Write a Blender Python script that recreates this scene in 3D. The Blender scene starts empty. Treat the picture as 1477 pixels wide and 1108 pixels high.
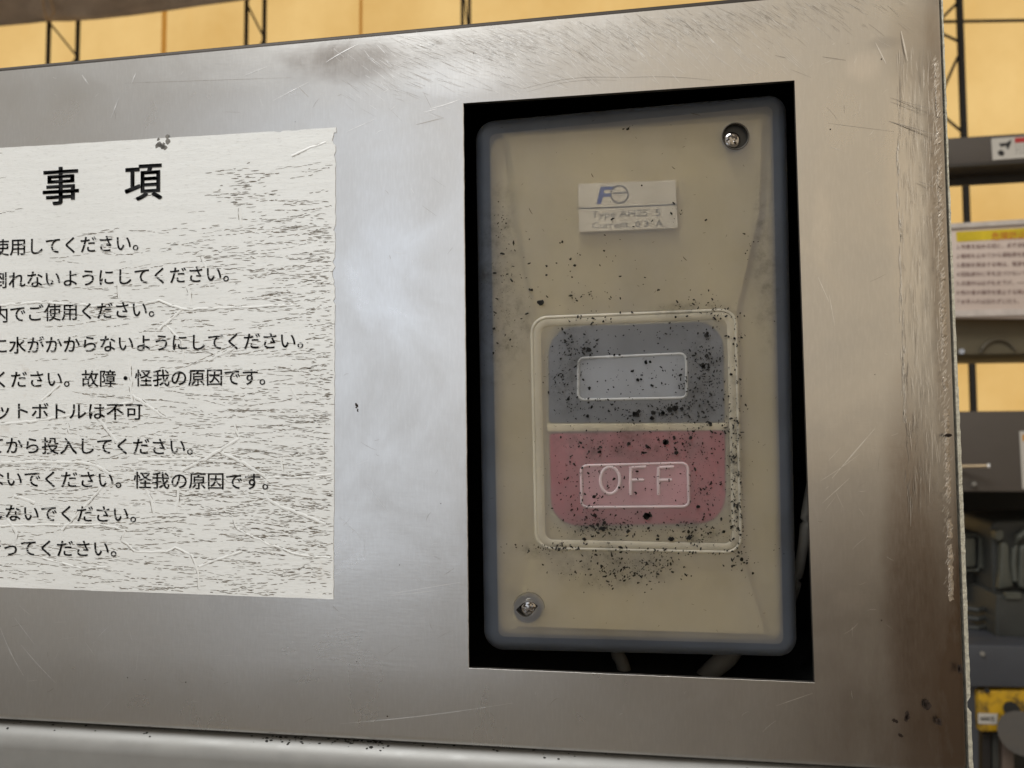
import bpy, bmesh, math, random
from mathutils import Vector, Matrix, Euler
random.seed(7)
S = bpy.context.scene
C = S.collection
R = math.radians
# ------------------------------------------------------------------ camera
W0, H0, F = 1477.0, 1108.0, 1060.0
CX, CY = W0/2, H0/2
D = 0.18                                   # metres from lens to panel plane
vh = Vector((-7188.0, 80.0, F))            # direction of the panel's horizontals
vv = Vector((-270.0, -20724.0, F))
Xc = (-vh).normalized()
Zc = vv.normalized(); Zc = (Zc - Zc.dot(Xc)*Xc).normalized()
Yc = Zc.cross(Xc)                          # into the panel
# world vector of a camera vector c (x right, y down, z forward)
def c2w(c): return Vector((Xc.dot(c), Yc.dot(c), Zc.dot(c)))
CAM = -c2w(Vector((0, 0, 1)))*D            # principal ray meets the panel plane at the origin
def P(px, py, Y=0.0):
    d = c2w(Vector((px-CX, py-CY, F)))
    t = (Y - CAM.y)/d.y
    return CAM + d*t
cam = bpy.data.cameras.new('camera'); co = bpy.data.objects.new('camera', cam); C.objects.link(co)
cam.sensor_fit = 'HORIZONTAL'; cam.sensor_width = 36; cam.lens = 36*F/W0
cam.clip_start = 0.005; cam.clip_end = 200
r = c2w(Vector((1,0,0))); u = c2w(Vector((0,-1,0))); b = c2w(Vector((0,0,-1)))
co.matrix_world = Matrix(((r.x,u.x,b.x,CAM.x),(r.y,u.y,b.y,CAM.y),(r.z,u.z,b.z,CAM.z),(0,0,0,1)))
cam.dof.use_dof = True; cam.dof.focus_distance = D; cam.dof.aperture_fstop = 24
S.camera = co
S.view_settings.view_transform = 'Standard'; S.view_settings.look = 'None'
S.view_settings.exposure = 0.0; S.view_settings.gamma = 1
S.cycles.use_denoising = True
try: S.cycles.denoiser = 'OPENIMAGEDENOISE'
except Exception: pass
S.cycles.max_bounces = 10; S.cycles.transparent_max_bounces = 12
S.cycles.sample_clamp_indirect = 6
# ------------------------------------------------------------------ daylight outside the tent, and an added fill lamp
w = bpy.data.worlds.new('World'); S.world = w; w.use_nodes = True
w.node_tree.nodes['Background'].inputs[0].default_value = (0.89, 0.96, 1.07, 1)
w.node_tree.nodes['Background'].inputs[1].default_value = 1.25

la = bpy.data.lights.new('overhead_fill', 'AREA'); la.shape = 'RECTANGLE'; la.size = .95; la.size_y = .7; la.energy = 30; la.color = (.97,.99,1.0)  # added soft lamp, out of view, to brighten label and cover
lo_ = bpy.data.objects.new('overhead_fill', la); C.objects.link(lo_); lo_.location = (-.50, -.56, 1.42)
lo_.rotation_euler = (Vector((0,0,0))-Vector(lo_.location)).to_track_quat('-Z', 'Y').to_euler()
# ------------------------------------------------------------------ materials
class NT:
    def __init__(s, name):
        s.m = bpy.data.materials.new(name); s.m.use_nodes = True
        s.t = s.m.node_tree; s.t.nodes.clear()
        s.out = s.n('ShaderNodeOutputMaterial')
        s.tc = s.n('ShaderNodeTexCoord').outputs['Object']
    def n(s, k, **kw):
        x = s.t.nodes.new(k)
        for a, v in kw.items(): setattr(x, a, v)
        return x
    def l(s, a, b): s.t.links.new(a, b)
    def setin(s, sock, v):
        if hasattr(v, 'is_output'): s.l(v, sock)
        elif isinstance(v, (tuple, list)) and len(v) == 3 and sock.type == 'RGBA': sock.default_value = (*v, 1)
        else: sock.default_value = v
    def map(s, scale=(1,1,1), rot=(0,0,0), loc=(0,0,0), src=None):
        x = s.n('ShaderNodeMapping'); x.inputs['Scale'].default_value = scale
        x.inputs['Rotation'].default_value = rot; x.inputs['Location'].default_value = loc
        s.l(src or s.tc, x.inputs[0]); return x.outputs[0]
    def noise(s, scale, detail=4, rough=.6, vec=None, dist=0):
        x = s.n('ShaderNodeTexNoise'); x.inputs['Scale'].default_value = scale
        x.inputs['Detail'].default_value = detail; x.inputs['Roughness'].default_value = rough
        x.inputs['Distortion'].default_value = dist
        s.l(vec or s.tc, x.inputs['Vector']); return x.outputs['Fac']
    def ramp(s, v, a, b, lo=0., hi=1., smooth=False):
        x = s.n('ShaderNodeMapRange'); 
        if smooth: x.interpolation_type = 'SMOOTHSTEP'
        s.setin(x.inputs[0], v)
        for i, q in zip((1,2,3,4), (a, b, lo, hi)): x.inputs[i].default_value = q
        return x.outputs[0]
    def math(s, op, a, b=0.):
        x = s.n('ShaderNodeMath', operation=op); s.setin(x.inputs[0], a); s.setin(x.inputs[1], b); return x.outputs[0]
    def mix(s, f, a, b):
        x = s.n('ShaderNodeMix', data_type='RGBA'); s.setin(x.inputs[0], f); s.setin(x.inputs[6], a); s.setin(x.inputs[7], b)
        return x.outputs[2]
    def xyz(s):
        x = s.n('ShaderNodeSeparateXYZ'); s.l(s.tc, x.inputs[0]); return x.outputs
    def bump(s, h, dist, strength=1., nrm=None):
        x = s.n('ShaderNodeBump'); x.inputs['Distance'].default_value = dist; x.inputs['Strength'].default_value = strength
        s.l(h, x.inputs['Height'])
        if nrm: s.l(nrm, x.inputs['Normal'])
        return x.outputs[0]
    def bsdf(s, col, rough=.5, metal=0., normal=None, spec=None, connect=True, coat=None):
        x = s.n('ShaderNodeBsdfPrincipled')
        s.setin(x.inputs['Base Color'], col); s.setin(x.inputs['Roughness'], rough); s.setin(x.inputs['Metallic'], metal)
        if spec is not None: x.inputs['Specular IOR Level'].default_value = spec
        if normal is not None: s.l(normal, x.inputs['Normal'])
        if connect: s.l(x.outputs[0], s.out.inputs[0])
        return x

def simple(name, col, rough=.5, metal=0., var=.15, scale=60, bump=0., bs=300):
    t = NT(name)
    f = t.noise(scale, 5)
    c = t.mix(t.ramp(f, .3, .7), tuple(x*(1-var) for x in col), tuple(min(1, x*(1+var)) for x in col))
    nrm = t.bump(t.noise(bs, 3), bump) if bump else None
    t.bsdf(c, t.ramp(f, .3, .7, max(0, rough-.06), min(1, rough+.06)), metal, nrm)
    return t.m

PX = D/F   # size of one photo pixel on the panel plane, metres
def steel(name, base=(.63,.615,.59), rough=.29, grime_and_reflection=True):
    t = NT(name)
    x, y, z = t.xyz()
    mott = t.noise(28, 6, .65, dist=.6)
    fine = t.noise(1, 4, .6, t.map((260, 260, 1500)))          # faint horizontal mill grain
    fine2 = t.noise(1, 3, .6, t.map((1800, 900, 300), (0, R(8), 0)))
    col = t.mix(t.ramp(mott, .35, .75), base, tuple(c*.86 for c in base))
    col = t.mix(t.ramp(fine2, .45, .8, 0, .22), col, (.80,.79,.77))
    rg = t.ramp(mott, .3, .7, rough-.04, rough+.07)
    nr = t.bump(fine, .000012)
    nr = t.bump(fine2, .000010, 1., nr)
    nr = t.bump(t.noise(7, 1, .5), .00028, 1., nr)              # slight buckling of the sheet
    if grime_and_reflection:
        # brown film, with the lower right's dark reflection also painted into its colour
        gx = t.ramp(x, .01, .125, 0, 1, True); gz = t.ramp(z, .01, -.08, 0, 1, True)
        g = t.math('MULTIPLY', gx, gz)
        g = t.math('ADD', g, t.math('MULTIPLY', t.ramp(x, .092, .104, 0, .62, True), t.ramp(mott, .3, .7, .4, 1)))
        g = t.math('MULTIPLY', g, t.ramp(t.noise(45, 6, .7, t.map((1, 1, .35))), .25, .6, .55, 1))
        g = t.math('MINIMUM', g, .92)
        for (px_, py_, rx, ry, amt, cc) in ((515,92,105,30,.60,(.22,.18,.15)),(450,80,60,20,.45,(.22,.18,.15)),(1245,96,24,22,.5,(.80,.76,.72)),(1225,865,20,14,.35,(.85,.82,.78)),(1275,62,22,10,.4,(.30,.30,.31)),  # smudges, and the ground patch's dark reflection painted as colour
                (660,110,90,32,.7,(.90,.90,.89)),(1308,300,26,190,.40,(.78,.72,.64)),(1330,70,50,60,.35,(.30,.25,.20)),(560,330,60,200,.25,(.78,.80,.83)),(1185,330,14,60,.3,(.80,.76,.70)),(80,130,120,30,.2,(.42,.40,.36)),(1318,830,38,260,.65,(.16,.10,.065)),(1356,330,14,330,.5,(.25,.18,.12))):  # pale spots paint highlight and reflected sheen; dark ones tint and stain
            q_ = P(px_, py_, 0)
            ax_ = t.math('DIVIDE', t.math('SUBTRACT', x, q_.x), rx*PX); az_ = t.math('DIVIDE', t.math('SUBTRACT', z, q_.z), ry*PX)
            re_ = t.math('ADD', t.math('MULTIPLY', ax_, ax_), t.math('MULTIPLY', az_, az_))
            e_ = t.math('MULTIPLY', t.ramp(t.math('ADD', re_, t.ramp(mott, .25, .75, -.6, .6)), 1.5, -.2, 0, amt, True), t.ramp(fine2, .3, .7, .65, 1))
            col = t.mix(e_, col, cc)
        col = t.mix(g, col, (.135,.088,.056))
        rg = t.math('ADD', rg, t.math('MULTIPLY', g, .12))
    t.bsdf(col, rg, 1.0, nr)
    return t.m

M = {}
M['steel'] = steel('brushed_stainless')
M['steel_low'] = steel('satin_stainless', (.33,.325,.31), .46, False)
M['steel_low'] = simple('satin_grey_sheet', (.25,.245,.23), .5, .3, .06, 160, .00001, 2500)
M['steel_raw'] = simple('sheared_steel_edge', (.62,.60,.50), .55, .6, .3, 900, .0002, 2500)
M['steel_dark'] = simple('dark_steel', (.05,.045,.04), .6, .4)
M['light_scr'] = simple('bright_scratch', (.78,.765,.74), .40, 1., .12, 700)
M['dark_scr'] = simple('dull_scratch', (.40,.37,.335), .45, .9, .15, 700)
M['black'] = simple('unlit_interior_black', (.004,.004,.004), .9)
M['soot'] = simple('soot', (.010,.009,.007), .85, 0, .3, 900)
M['stain'] = simple('burnt_stain', (.035,.022,.015), .7, .2, .3, 900)

# label film
t = NT('worn_label_film')
st = t.noise(1, 5, .65, t.map((500, 500, 2600)))
st2 = t.noise(1, 4, .6, t.map((90, 90, 420)))
big = t.noise(22, 4)
c = t.mix(t.ramp(big, .3, .7), (.89,.90,.88), (.83,.84,.82))
c = t.mix(t.ramp(st, .56, .74, 0, .45), c, (.40,.40,.37))
xx, yy, zz = t.xyz()
rust = t.math('MULTIPLY', t.ramp(t.noise(110, 5), .58, .72), t.ramp(t.noise(18, 2), .55, .7, 0, .5))
c = t.mix(rust, c, (.42,.28,.15))
nr = t.bump(st, .00003); nr = t.bump(st2, .00008, 1., nr)
t.bsdf(c, .42, .12, nr); M['label'] = t.m
M['label_ridge'] = simple('raised_label_film', (.86,.87,.85), .4, .1, .05)
M['ink'] = simple('black_ink', (.012,.012,.014), .5)
M['crack'] = simple('dirt_in_cracks', (.17,.145,.115), .7, 0, .4, 500)

# silicone boot: milky, lets the blurred switch show through
def silicone(name, dif, fdif, rough=.62):
    t = NT(name)
    n1 = t.noise(120, 5); n2 = t.noise(1, 4, .6, t.map((60, 60, 25)))
    nr = t.bump(t.noise(700, 3), .00002)
    x, y, z = t.xyz()
    cl_ = t.noise(1, 6, .72, t.map((420, 420, 420)))
    def blob(px_, py_, rx, ry):
        p = P(px_, py_, .004); a_ = t.math('DIVIDE', t.math('SUBTRACT', x, p.x), rx*PX); b_ = t.math('DIVIDE', t.math('SUBTRACT', z, p.z), ry*PX)
        return t.ramp(t.math('ADD', t.math('MULTIPLY', a_, a_), t.math('MULTIPLY', b_, b_)), 1., .0, 0, 1, True)
    acc = None
    for q in ((712,420,50,190),(735,470,44,80),(722,330,30,90),(880,820,120,40),(965,595,70,22),(1012,540,50,90),(818,530,40,90),(860,765,60,30),(1000,770,70,26),(1060,650,16,170),(1105,380,26,160),(1000,448,80,16),(780,795,60,16),(905,640,150,34)):
        bb = blob(*q); acc = bb if acc is None else t.math('MAXIMUM', acc, bb)
    sm_ = t.math('MULTIPLY', acc, t.ramp(t.noise(1, 5, .7, t.map((230, 230, 230))), .34, .66))
    sm_ = t.math('MULTIPLY', sm_, t.ramp(cl_, .40, .60, .25, 1))
    gr_ = t.math('ADD', t.math('MULTIPLY', sm_, .85), t.ramp(n1, .55, .8, 0, .2))
    d = t.n('ShaderNodeBsdfDiffuse'); t.setin(d.inputs[0], t.mix(gr_, t.mix(t.ramp(n1, .35, .65), dif, tuple(q*.8 for q in dif)), (.035,.032,.026)))
    tr = t.n('ShaderNodeBsdfTransparent')
    rf = t.n('ShaderNodeBsdfRefraction'); rf.inputs['IOR'].default_value = 1.12; rf.inputs['Roughness'].default_value = rough
    t.setin(rf.inputs[0], (.98,.97,.94))
    t.l(nr, d.inputs['Normal'])
    m1 = t.n('ShaderNodeMixShader'); m1.inputs[0].default_value = .88
    t.l(tr.outputs[0], m1.inputs[1]); t.l(rf.outputs[0], m1.inputs[2])
    m2 = t.n('ShaderNodeMixShader'); t.setin(m2.inputs[0], t.math('MINIMUM', .95, t.math('ADD', t.ramp(n2, .3, .7, fdif-.05, fdif+.05), t.math('MULTIPLY', sm_, .30))))
    t.l(m1.outputs[0], m2.inputs[1]); t.l(d.outputs[0], m2.inputs[2])
    g = t.n('ShaderNodeBsdfGlossy'); g.inputs['Roughness'].default_value = .38; t.l(nr, g.inputs['Normal'])
    fr = t.n('ShaderNodeFresnel'); fr.inputs[0].default_value = 1.38
    m3 = t.n('ShaderNodeMixShader'); t.l(fr.outputs[0], m3.inputs[0])
    t.l(m2.outputs[0], m3.inputs[1]); t.l(g.outputs[0], m3.inputs[2]); t.l(m3.outputs[0], t.out.inputs[0])
    return t.m
M['sil'] = silicone('milky_silicone', (.285,.28,.28), .37)
M['sil_edge'] = silicone('thick_silicone_rim', (.115,.135,.17), .45)
M['sil_ridge'] = silicone('raised_silicone', (.72,.72,.70), .48, .4)
M['sil_ridge2'] = silicone('raised_silicone_letters', (.78,.67,.67), .50, .4)
M['beige'] = simple('beige_plastic', (.57,.465,.235), .5, 0, .12, 45)
M['grey_button'] = simple('grey_button_plastic', (.08,.10,.14), .5, 0, .08, 200)
M['red_button'] = simple('red_button_plastic', (.44,.03,.055), .5, 0, .06, 200)
M['plate'] = simple('aged_white_plate', (.84,.76,.60), .5, 0, .05, 200)
M['blue_ink'] = simple('blue_ink', (.02,.07,.30), .5)
M['faint_ink'] = simple('faded_ink', (.13,.13,.12), .6)
M['line_ink'] = simple('thin_ink_line', (.03,.035,.06), .6)
M['screw'] = simple('bright_screw_steel', (.42,.40,.38), .12, 1., .1, 500)
M['cable'] = simple('grey_cable_jacket', (.17,.155,.13), .65)

# ------------------------------------------------------------------ helpers
def link(name, me, mat=None, parent=None, smooth=False):
    o = bpy.data.objects.new(name, me); C.objects.link(o)
    if mat is not None: me.materials.append(mat)
    if parent is not None: o.parent = parent
    if smooth:
        for p in me.polygons: p.use_smooth = True
    return o
def mk(name, vs, fs, mat=None, parent=None, smooth=False):
    me = bpy.data.meshes.new(name); me.from_pydata([tuple(v) for v in vs], [], fs); me.update()
    return link(name, me, mat, parent, smooth)
def tag(o, label=None, cat=None, group=None, kind=None):
    if label: o['label'] = label
    if cat: o['category'] = cat
    if group: o['group'] = group
    if kind: o['kind'] = kind
    return o
def empty(name, label, cat, loc=(0,0,0), group=None):
    o = bpy.data.objects.new(name, None); C.objects.link(o); o.location = loc; o.empty_display_size = .02
    return tag(o, label, cat, group)
def setparent(o, p):   # parts are modelled in world space under an Empty placed at the thing's base
    o.parent = p; o.matrix_parent_inverse = Matrix.Translation(-Vector(p.location)); return o
class Things:
    def __init__(s, root): s.root = root
    def __call__(s, name, vs, fs, mat, smooth=False, label=None, kind=None, sub=None):
        o = mk(name, vs, fs, mat, None, smooth)
        if sub is not None: o.parent = sub
        else: setparent(o, s.root)
        if label: o['label'] = label
        if kind: o['kind'] = kind
        return o
def bevel_obj(o, wd, seg=3):
    bm = bmesh.new(); bm.from_mesh(o.data)
    bmesh.ops.remove_doubles(bm, verts=bm.verts, dist=1e-7)
    es = [e for e in bm.edges if len(e.link_faces) == 2 and e.calc_face_angle(0) > .5]
    bmesh.ops.bevel(bm, geom=es, offset=wd, segments=seg, affect='EDGES', profile=.5)
    bmesh.ops.recalc_face_normals(bm, faces=bm.faces)
    bm.to_mesh(o.data); bm.free()
    for p in o.data.polygons: p.use_smooth = True
    return o
def prism(poly, y0, y1):
    """poly: world points lying on depth y0; extruded straight back to y1"""
    n = len(poly); vs = [Vector((p.x, y0, p.z)) for p in poly] + [Vector((p.x, y1, p.z)) for p in poly]
    fs = [tuple(range(n)), tuple(range(2*n-1, n-1, -1))] + [(i, i+n, (i+1) % n+n, (i+1) % n) for i in range(n)]
    return vs, fs
def pxbox(x0, y0, x1, y1, Y0, Y1):
    """box whose front rectangle shows at these photo pixels on depth Y0 and runs back to Y1"""
    a, b2 = P(x0, y0, Y0), P(x1, y1, Y0)
    return prism([Vector((a.x,0,a.z)), Vector((b2.x,0,a.z)), Vector((b2.x,0,b2.z)), Vector((a.x,0,b2.z))], Y0, Y1)
def quadbox(pts, Y0, Y1): return prism([P(px, py, Y0) for px, py in pts], Y0, Y1)
def rrect(corners, rad, n=8):
    """rounded quad in pixels; corners TL,TR,BR,BL; rad scalar or 4"""
    if not isinstance(rad, (list, tuple)): rad = [rad]*4
    out = []
    for i in range(4):
        c = Vector(corners[i]); p = Vector(corners[i-1]); q = Vector(corners[(i+1) % 4])
        a = (p-c).normalized(); b2 = (q-c).normalized(); rr = rad[i]
        s, e = c+a*rr, c+b2*rr
        for k in range(n+1):
            tt = k/n
            # circular-ish blend
            th = tt*math.pi/2
            out.append(c + a*rr*(1-math.sin(th)) + b2*rr*(1-math.cos(th)))
    return out
def inset(corners, d):
    (a, b2, c, e) = [Vector(x) for x in corners]
    return [a+Vector((d,d)), b2+Vector((-d,d)), c+Vector((-d,-d)), e+Vector((d,-d))]
def sweep(path, wid, y, h, closed=True, prof=None):
    """ridge along a pixel path on depth y, raised towards the camera by h metres"""
    prof = prof or [(-.5,0),(-.36,.75),(0,1),(.36,.75),(.5,0)]
    vs, fs = [], []; n = len(path); m = len(prof)
    for i, p in enumerate(path):
        p = Vector(p)
        a = Vector(path[i-1]) if (closed or i > 0) else p
        b2 = Vector(path[(i+1) % n]) if (closed or i < n-1) else p
        t_ = (b2-a).normalized(); nn = Vector((-t_.y, t_.x))
        for (s, hh) in prof: 
            q = p + nn*s*wid; vs.append(P(q.x, q.y, y-h*hh))
    for i in range(n if closed else n-1):
        j = (i+1) % n
        for k in range(m-1): fs.append((i*m+k, i*m+k+1, j*m+k+1, j*m+k))
    return vs, fs
class Sl:   # a heap of small flat flakes drawn in pixel space on one depth
    def __init__(s, y, ok=None): s.ok = ok; s.y = y; s.v = []; s.f = []
    def sliver(s, x0, y0, x1, y1, wd, bend=0, n=3):
        a, b2 = Vector((x0,y0)), Vector((x1,y1)); d = (b2-a)
        if d.length < 1e-3 or (s.ok and not (s.ok(x0,y0) and s.ok(x1,y1))): return
        nn = Vector((-d.y, d.x)).normalized(); st = len(s.v)
        for k in range(n+1):
            tt = k/n; c = a + d*tt + nn*bend*math.sin(math.pi*tt)
            ww = wd*.5*max(.12, math.sin(math.pi*min(max(tt,.06),.94))**.6)*random.uniform(.7,1.2)
            s.v += [P(*(c+nn*ww), s.y), P(*(c-nn*ww), s.y)]
        for k in range(n): s.f.append((st+2*k, st+2*k+1, st+2*k+3, st+2*k+2))
    def blob(s, x, y, rr, n=7, jag=.35, asp=1., ang=0):
        st = len(s.v); ca, sa = math.cos(ang), math.sin(ang)
        for k in range(n):
            th = 2*math.pi*k/n; q = rr*random.uniform(1-jag, 1+jag)
            ux, uy = q*math.cos(th)*asp, q*math.sin(th)
            s.v.append(P(x+ux*ca-uy*sa, y+ux*sa+uy*ca, s.y))
        s.f.append(tuple(range(st, st+n)))
def tube(pts, rad, n=10, cap=True):
    vs, fs = [], []
    for i, p in enumerate(pts):
        a = pts[max(0, i-1)]; b2 = pts[min(len(pts)-1, i+1)]; t_ = (Vector(b2)-Vector(a)).normalized()
        up = Vector((0,0,1)) if abs(t_.z) < .9 else Vector((1,0,0))
        e1 = t_.cross(up).normalized(); e2 = t_.cross(e1)
        rr = rad[i] if isinstance(rad, (list, tuple)) else rad
        for k in range(n):
            th = 2*math.pi*k/n; vs.append(Vector(p)+e1*rr*math.cos(th)+e2*rr*math.sin(th))
    for i in range(len(pts)-1):
        for k in range(n): fs.append((i*n+k, i*n+(k+1) % n, (i+1)*n+(k+1) % n, (i+1)*n+k))
    if cap: fs += [tuple(range(n-1, -1, -1)), tuple(range((len(pts)-1)*n, len(pts)*n))]
    return vs, fs
def glyphs(body, size=1., bold=0., res=3, shear=0.):
    c = bpy.data.curves.new('t', 'FONT'); c.body = body; c.size = size; c.resolution_u = res; c.shear = shear
    o = bpy.data.objects.new('t', c); C.objects.link(o)
    bpy.context.view_layer.update()
    me = bpy.data.meshes.new_from_object(o.evaluated_get(bpy.context.evaluated_depsgraph_get()))
    vs = [(v.co.x, v.co.y) for v in me.vertices]; fs = [tuple(p.vertices) for p in me.polygons]
    bpy.data.objects.remove(o); bpy.data.curves.remove(c); bpy.data.meshes.remove(me)
    if bold:      # heavier print: the same outline laid four times a hair apart
        v0, f0, n0 = vs, fs, len(vs); vs, fs = [], []
        for q, (ox, oy) in enumerate(((-1,-1),(1,-1),(-1,1),(1,1))):
            vs += [(x+ox*bold, y+oy*bold) for x, y in v0]; fs += [tuple(i+q*n0 for i in f) for f in f0]
    return vs, fs
def lerp(a, b2, t_): return a+(b2-a)*t_

# ------------------------------------------------------------------ the tent hall (setting)
def sheet_mat(name, col, stain=(.9,.75,.5), k=1.):
    t = NT(name)
    n1 = t.noise(.9, 6, .62); n2 = t.noise(1, 5, .65, t.map((5, 5, .9))); n3 = t.noise(60, 3, .6)
    c = t.mix(t.ramp(n1, .3, .7), col, tuple(a*b2 for a, b2 in zip(col, (.80,.72,.58))))
    c = t.mix(t.ramp(n3, .4, .7, 0, .12), c, tuple(a*.75 for a in col))
    c = t.mix(t.ramp(n2, .55, .8, 0, .30), c, tuple(a*b2 for a, b2 in zip(col, stain)))
    tr = t.n('ShaderNodeBsdfTranslucent'); t.setin(tr.inputs[0], c)
    d = t.n('ShaderNodeBsdfDiffuse'); t.setin(d.inputs[0], c)
    ad = t.n('ShaderNodeMixShader'); ad.inputs[0].default_value = k
    t.l(d.outputs[0], ad.inputs[1]); t.l(tr.outputs[0], ad.inputs[2]); t.l(ad.outputs[0], t.out.inputs[0])
    return t.m
M['tent'] = sheet_mat('yellow_translucent_sheet', (.84,.53,.19), k=.88)
M['tent_dim'] = sheet_mat('dim_tan_sheet', (.50,.46,.41), k=.8)
M['tent_side'] = sheet_mat('warm_tan_sheet', (.74,.61,.45), k=.88)
M['roof'] = sheet_mat('brown_roof_sheet', (.22,.18,.15), k=.6)
M['floor'] = simple('concrete', (.33,.32,.30), .8, 0, .3, 2.)
M['black_steel'] = simple('black_painted_steel', (.012,.010,.009), .6)
M['seam'] = sheet_mat('sheet_seam', (.70,.50,.25), k=.9)
ZF, ZR, YB, YF, XL, XR = -1.25, 5.6, 5.4, -4.2, -7., 7.
def wallq(name, a, b2, c, d, mat): return tag(mk(name, [a,b2,c,d], [(0,1,2,3)], mat), kind='structure')
back = wallq('back_wall', (XL,YB,ZF), (XR,YB,ZF), (XR,YB,ZR), (XL,YB,ZR), M['tent'])
wallq('side_wall', (XL,YF,ZF), (XL,YB,ZF), (XL,YB,ZR), (XL,YF,ZR), M['tent_dim'])
M['dark_band'] = simple('dark_band_brown', (.10,.075,.055), .8, 0, .3, 2.)  # for unseen bands added so the panel's lower right reflects dark
wallq('side_wall', (XR,YF,-.35), (XR,YB,-.35), (XR,YB,ZR), (XR,YF,ZR), M['tent_side'])
wallq('dark_reflection_band', (XR,YF,ZF), (XR,YB,ZF), (XR,YB,-.35), (XR,YF,-.35), M['dark_band'])
wallq('roof', (XL,YF,ZR), (XR,YF,ZR), (XR,YB,ZR), (XL,YB,ZR), M['roof'])
wallq('floor', (XL,YF,ZF), (XR,YF,ZF), (XR,YB,ZF), (XL,YB,ZF), M['floor'])
# front wall (behind the photographer) with its open doorway
DX0, DX1, DZ0, DZ1 = -2.3, -.55, -1.0, 2.2
fw = []
ff = []
for (x0, x1, z0, z1) in ((XL, DX0, ZF, ZR), (DX0, DX1, DZ1, ZR), (DX0, DX1, ZF, DZ0)):
    n = len(fw); fw += [(x0,YF,z0),(x1,YF,z0),(x1,YF,z1),(x0,YF,z1)]; ff.append((n,n+1,n+2,n+3))
tag(mk('front_wall', fw, ff, M['tent_dim']), kind='structure')
wallq('front_wall', (DX1,YF,-.5), (XR,YF,-.5), (XR,YF,ZR), (DX1,YF,ZR), M['tent_side'])
wallq('dark_reflection_band', (DX1,YF,ZF), (XR,YF,ZF), (XR,YF,-.5), (DX1,YF,-.5), M['dark_band'])  # second added dark band, unseen, behind the camera
for (px0, px1) in ((235, 237.5), (519, 521.5)):
    a, b2 = P(px0, -40, YB-.01), P(px1, 200, YB-.01)
    mk('seam', [(a.x,YB-.012,a.z),(b2.x,YB-.012,a.z),(b2.x,YB-.012,b2.z),(a.x,YB-.012,b2.z)], [(0,1,2,3)], M['seam'], back)
def bar(a, b2, rad): return tube([a, b2], rad, 8)
def column(pxa, pxb, label, Y=4.9, top=-120, diag=((30,85),), dark_foot=None, rad=.017):
    base = P(pxa, 300, Y); base.z = ZF
    root = empty('lattice_column', label, 'lattice column', base, 'lattice columns of the hall')
    T = Things(root)
    def xw(px): return P(px, 60, Y).x
    xa, xb = xw(pxa), xw(pxb)
    for xq in (xa, xb): T('chord', *bar(Vector((xq,Y,ZF)), Vector((xq,Y,ZR)), rad), M['black_steel'])
    zt = P(pxa, diag[0][0], Y).z; zb = P(pxb, diag[0][1], Y).z; step = zt-zb
    z = zt; k = 0
    while z > ZF+.1:
        T('brace', *bar(Vector((xa if k % 2 == 0 else xb,Y,z)), Vector((xb if k % 2 == 0 else xa,Y,max(ZF, z-step))), rad*.45), M['black_steel']); z -= step; k += 1
    z = zt; k = 1
    while z < ZR-.05:
        z2 = min(ZR, z+step)
        T('brace', *bar(Vector((xa if k % 2 == 1 else xb,Y,z)) if k % 2 == 0 else Vector((xa,Y,z)), Vector((xb if k % 2 == 1 else xa,Y,z2)), rad*.45), M['black_steel']); z = z2; k += 1
    return root
column(70, 112, 'leftmost black lattice column, half covered by the brown tarpaulin', diag=((32,82),))
column(355, 381, 'black lattice column just right of the brown tarpaulin\'s end', diag=((5,55),))
column(667, 677, 'narrow pair of black posts above the middle of the steel panel', diag=((-30,60),), rad=.013)
# the lattice column on the right: heavy chord with zigzag lacing on its left
Yq = 3.2
base = P(1386, 300, Yq); base.z = ZF
root = empty('lattice_column', 'thick black lattice column with zigzag braces right of the steel panel', 'lattice column', base, 'lattice columns of the hall')
T = Things(root)
xa = P(1342, 100, Yq).x; xb = P(1387, 100, Yq).x
T('chord', *bar(Vector((xb,Yq,P(0+1387,196,Yq).z-1.3)), Vector((xb,Yq,ZR)), .0155), M['black_steel'])
T('chord', *bar(Vector((xa,Yq,ZF)), Vector((xa,Yq,ZR)), .0155), M['black_steel'])
zz_ = [(-80,xa),(-30,xb),(27,xa),(64-60+0,xb)]
for (x0p,y0p,x1p,y1p) in ((1387,-2,1340,45),(1340,40,1387,62),(1387,70,1340,175),(1340,150,1387,190),(1387,200,1340,310),(1387,-2,1340,-60)):
    T('brace', *bar(P(x0p,y0p,Yq), P(x1p,y1p,Yq), .006), M['black_steel'])
p0 = P(1200, 34, Yq+.05); p1 = P(1700, 26, Yq+.05)
tag(mk('tie_rod', *bar(p0, p1, .007), M['black_steel']), 'thin black horizontal rod crossing the thick column at the top right', 'rod')
# post behind the shelf
T2 = tag(mk('thin_post', *pxbox(1391, 150, 1399, 330, 4.5, 4.53), simple('olive_post', (.10,.085,.05), .7)), 'slim olive post seen between the warning sticker beam and the notice', 'post')
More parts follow.
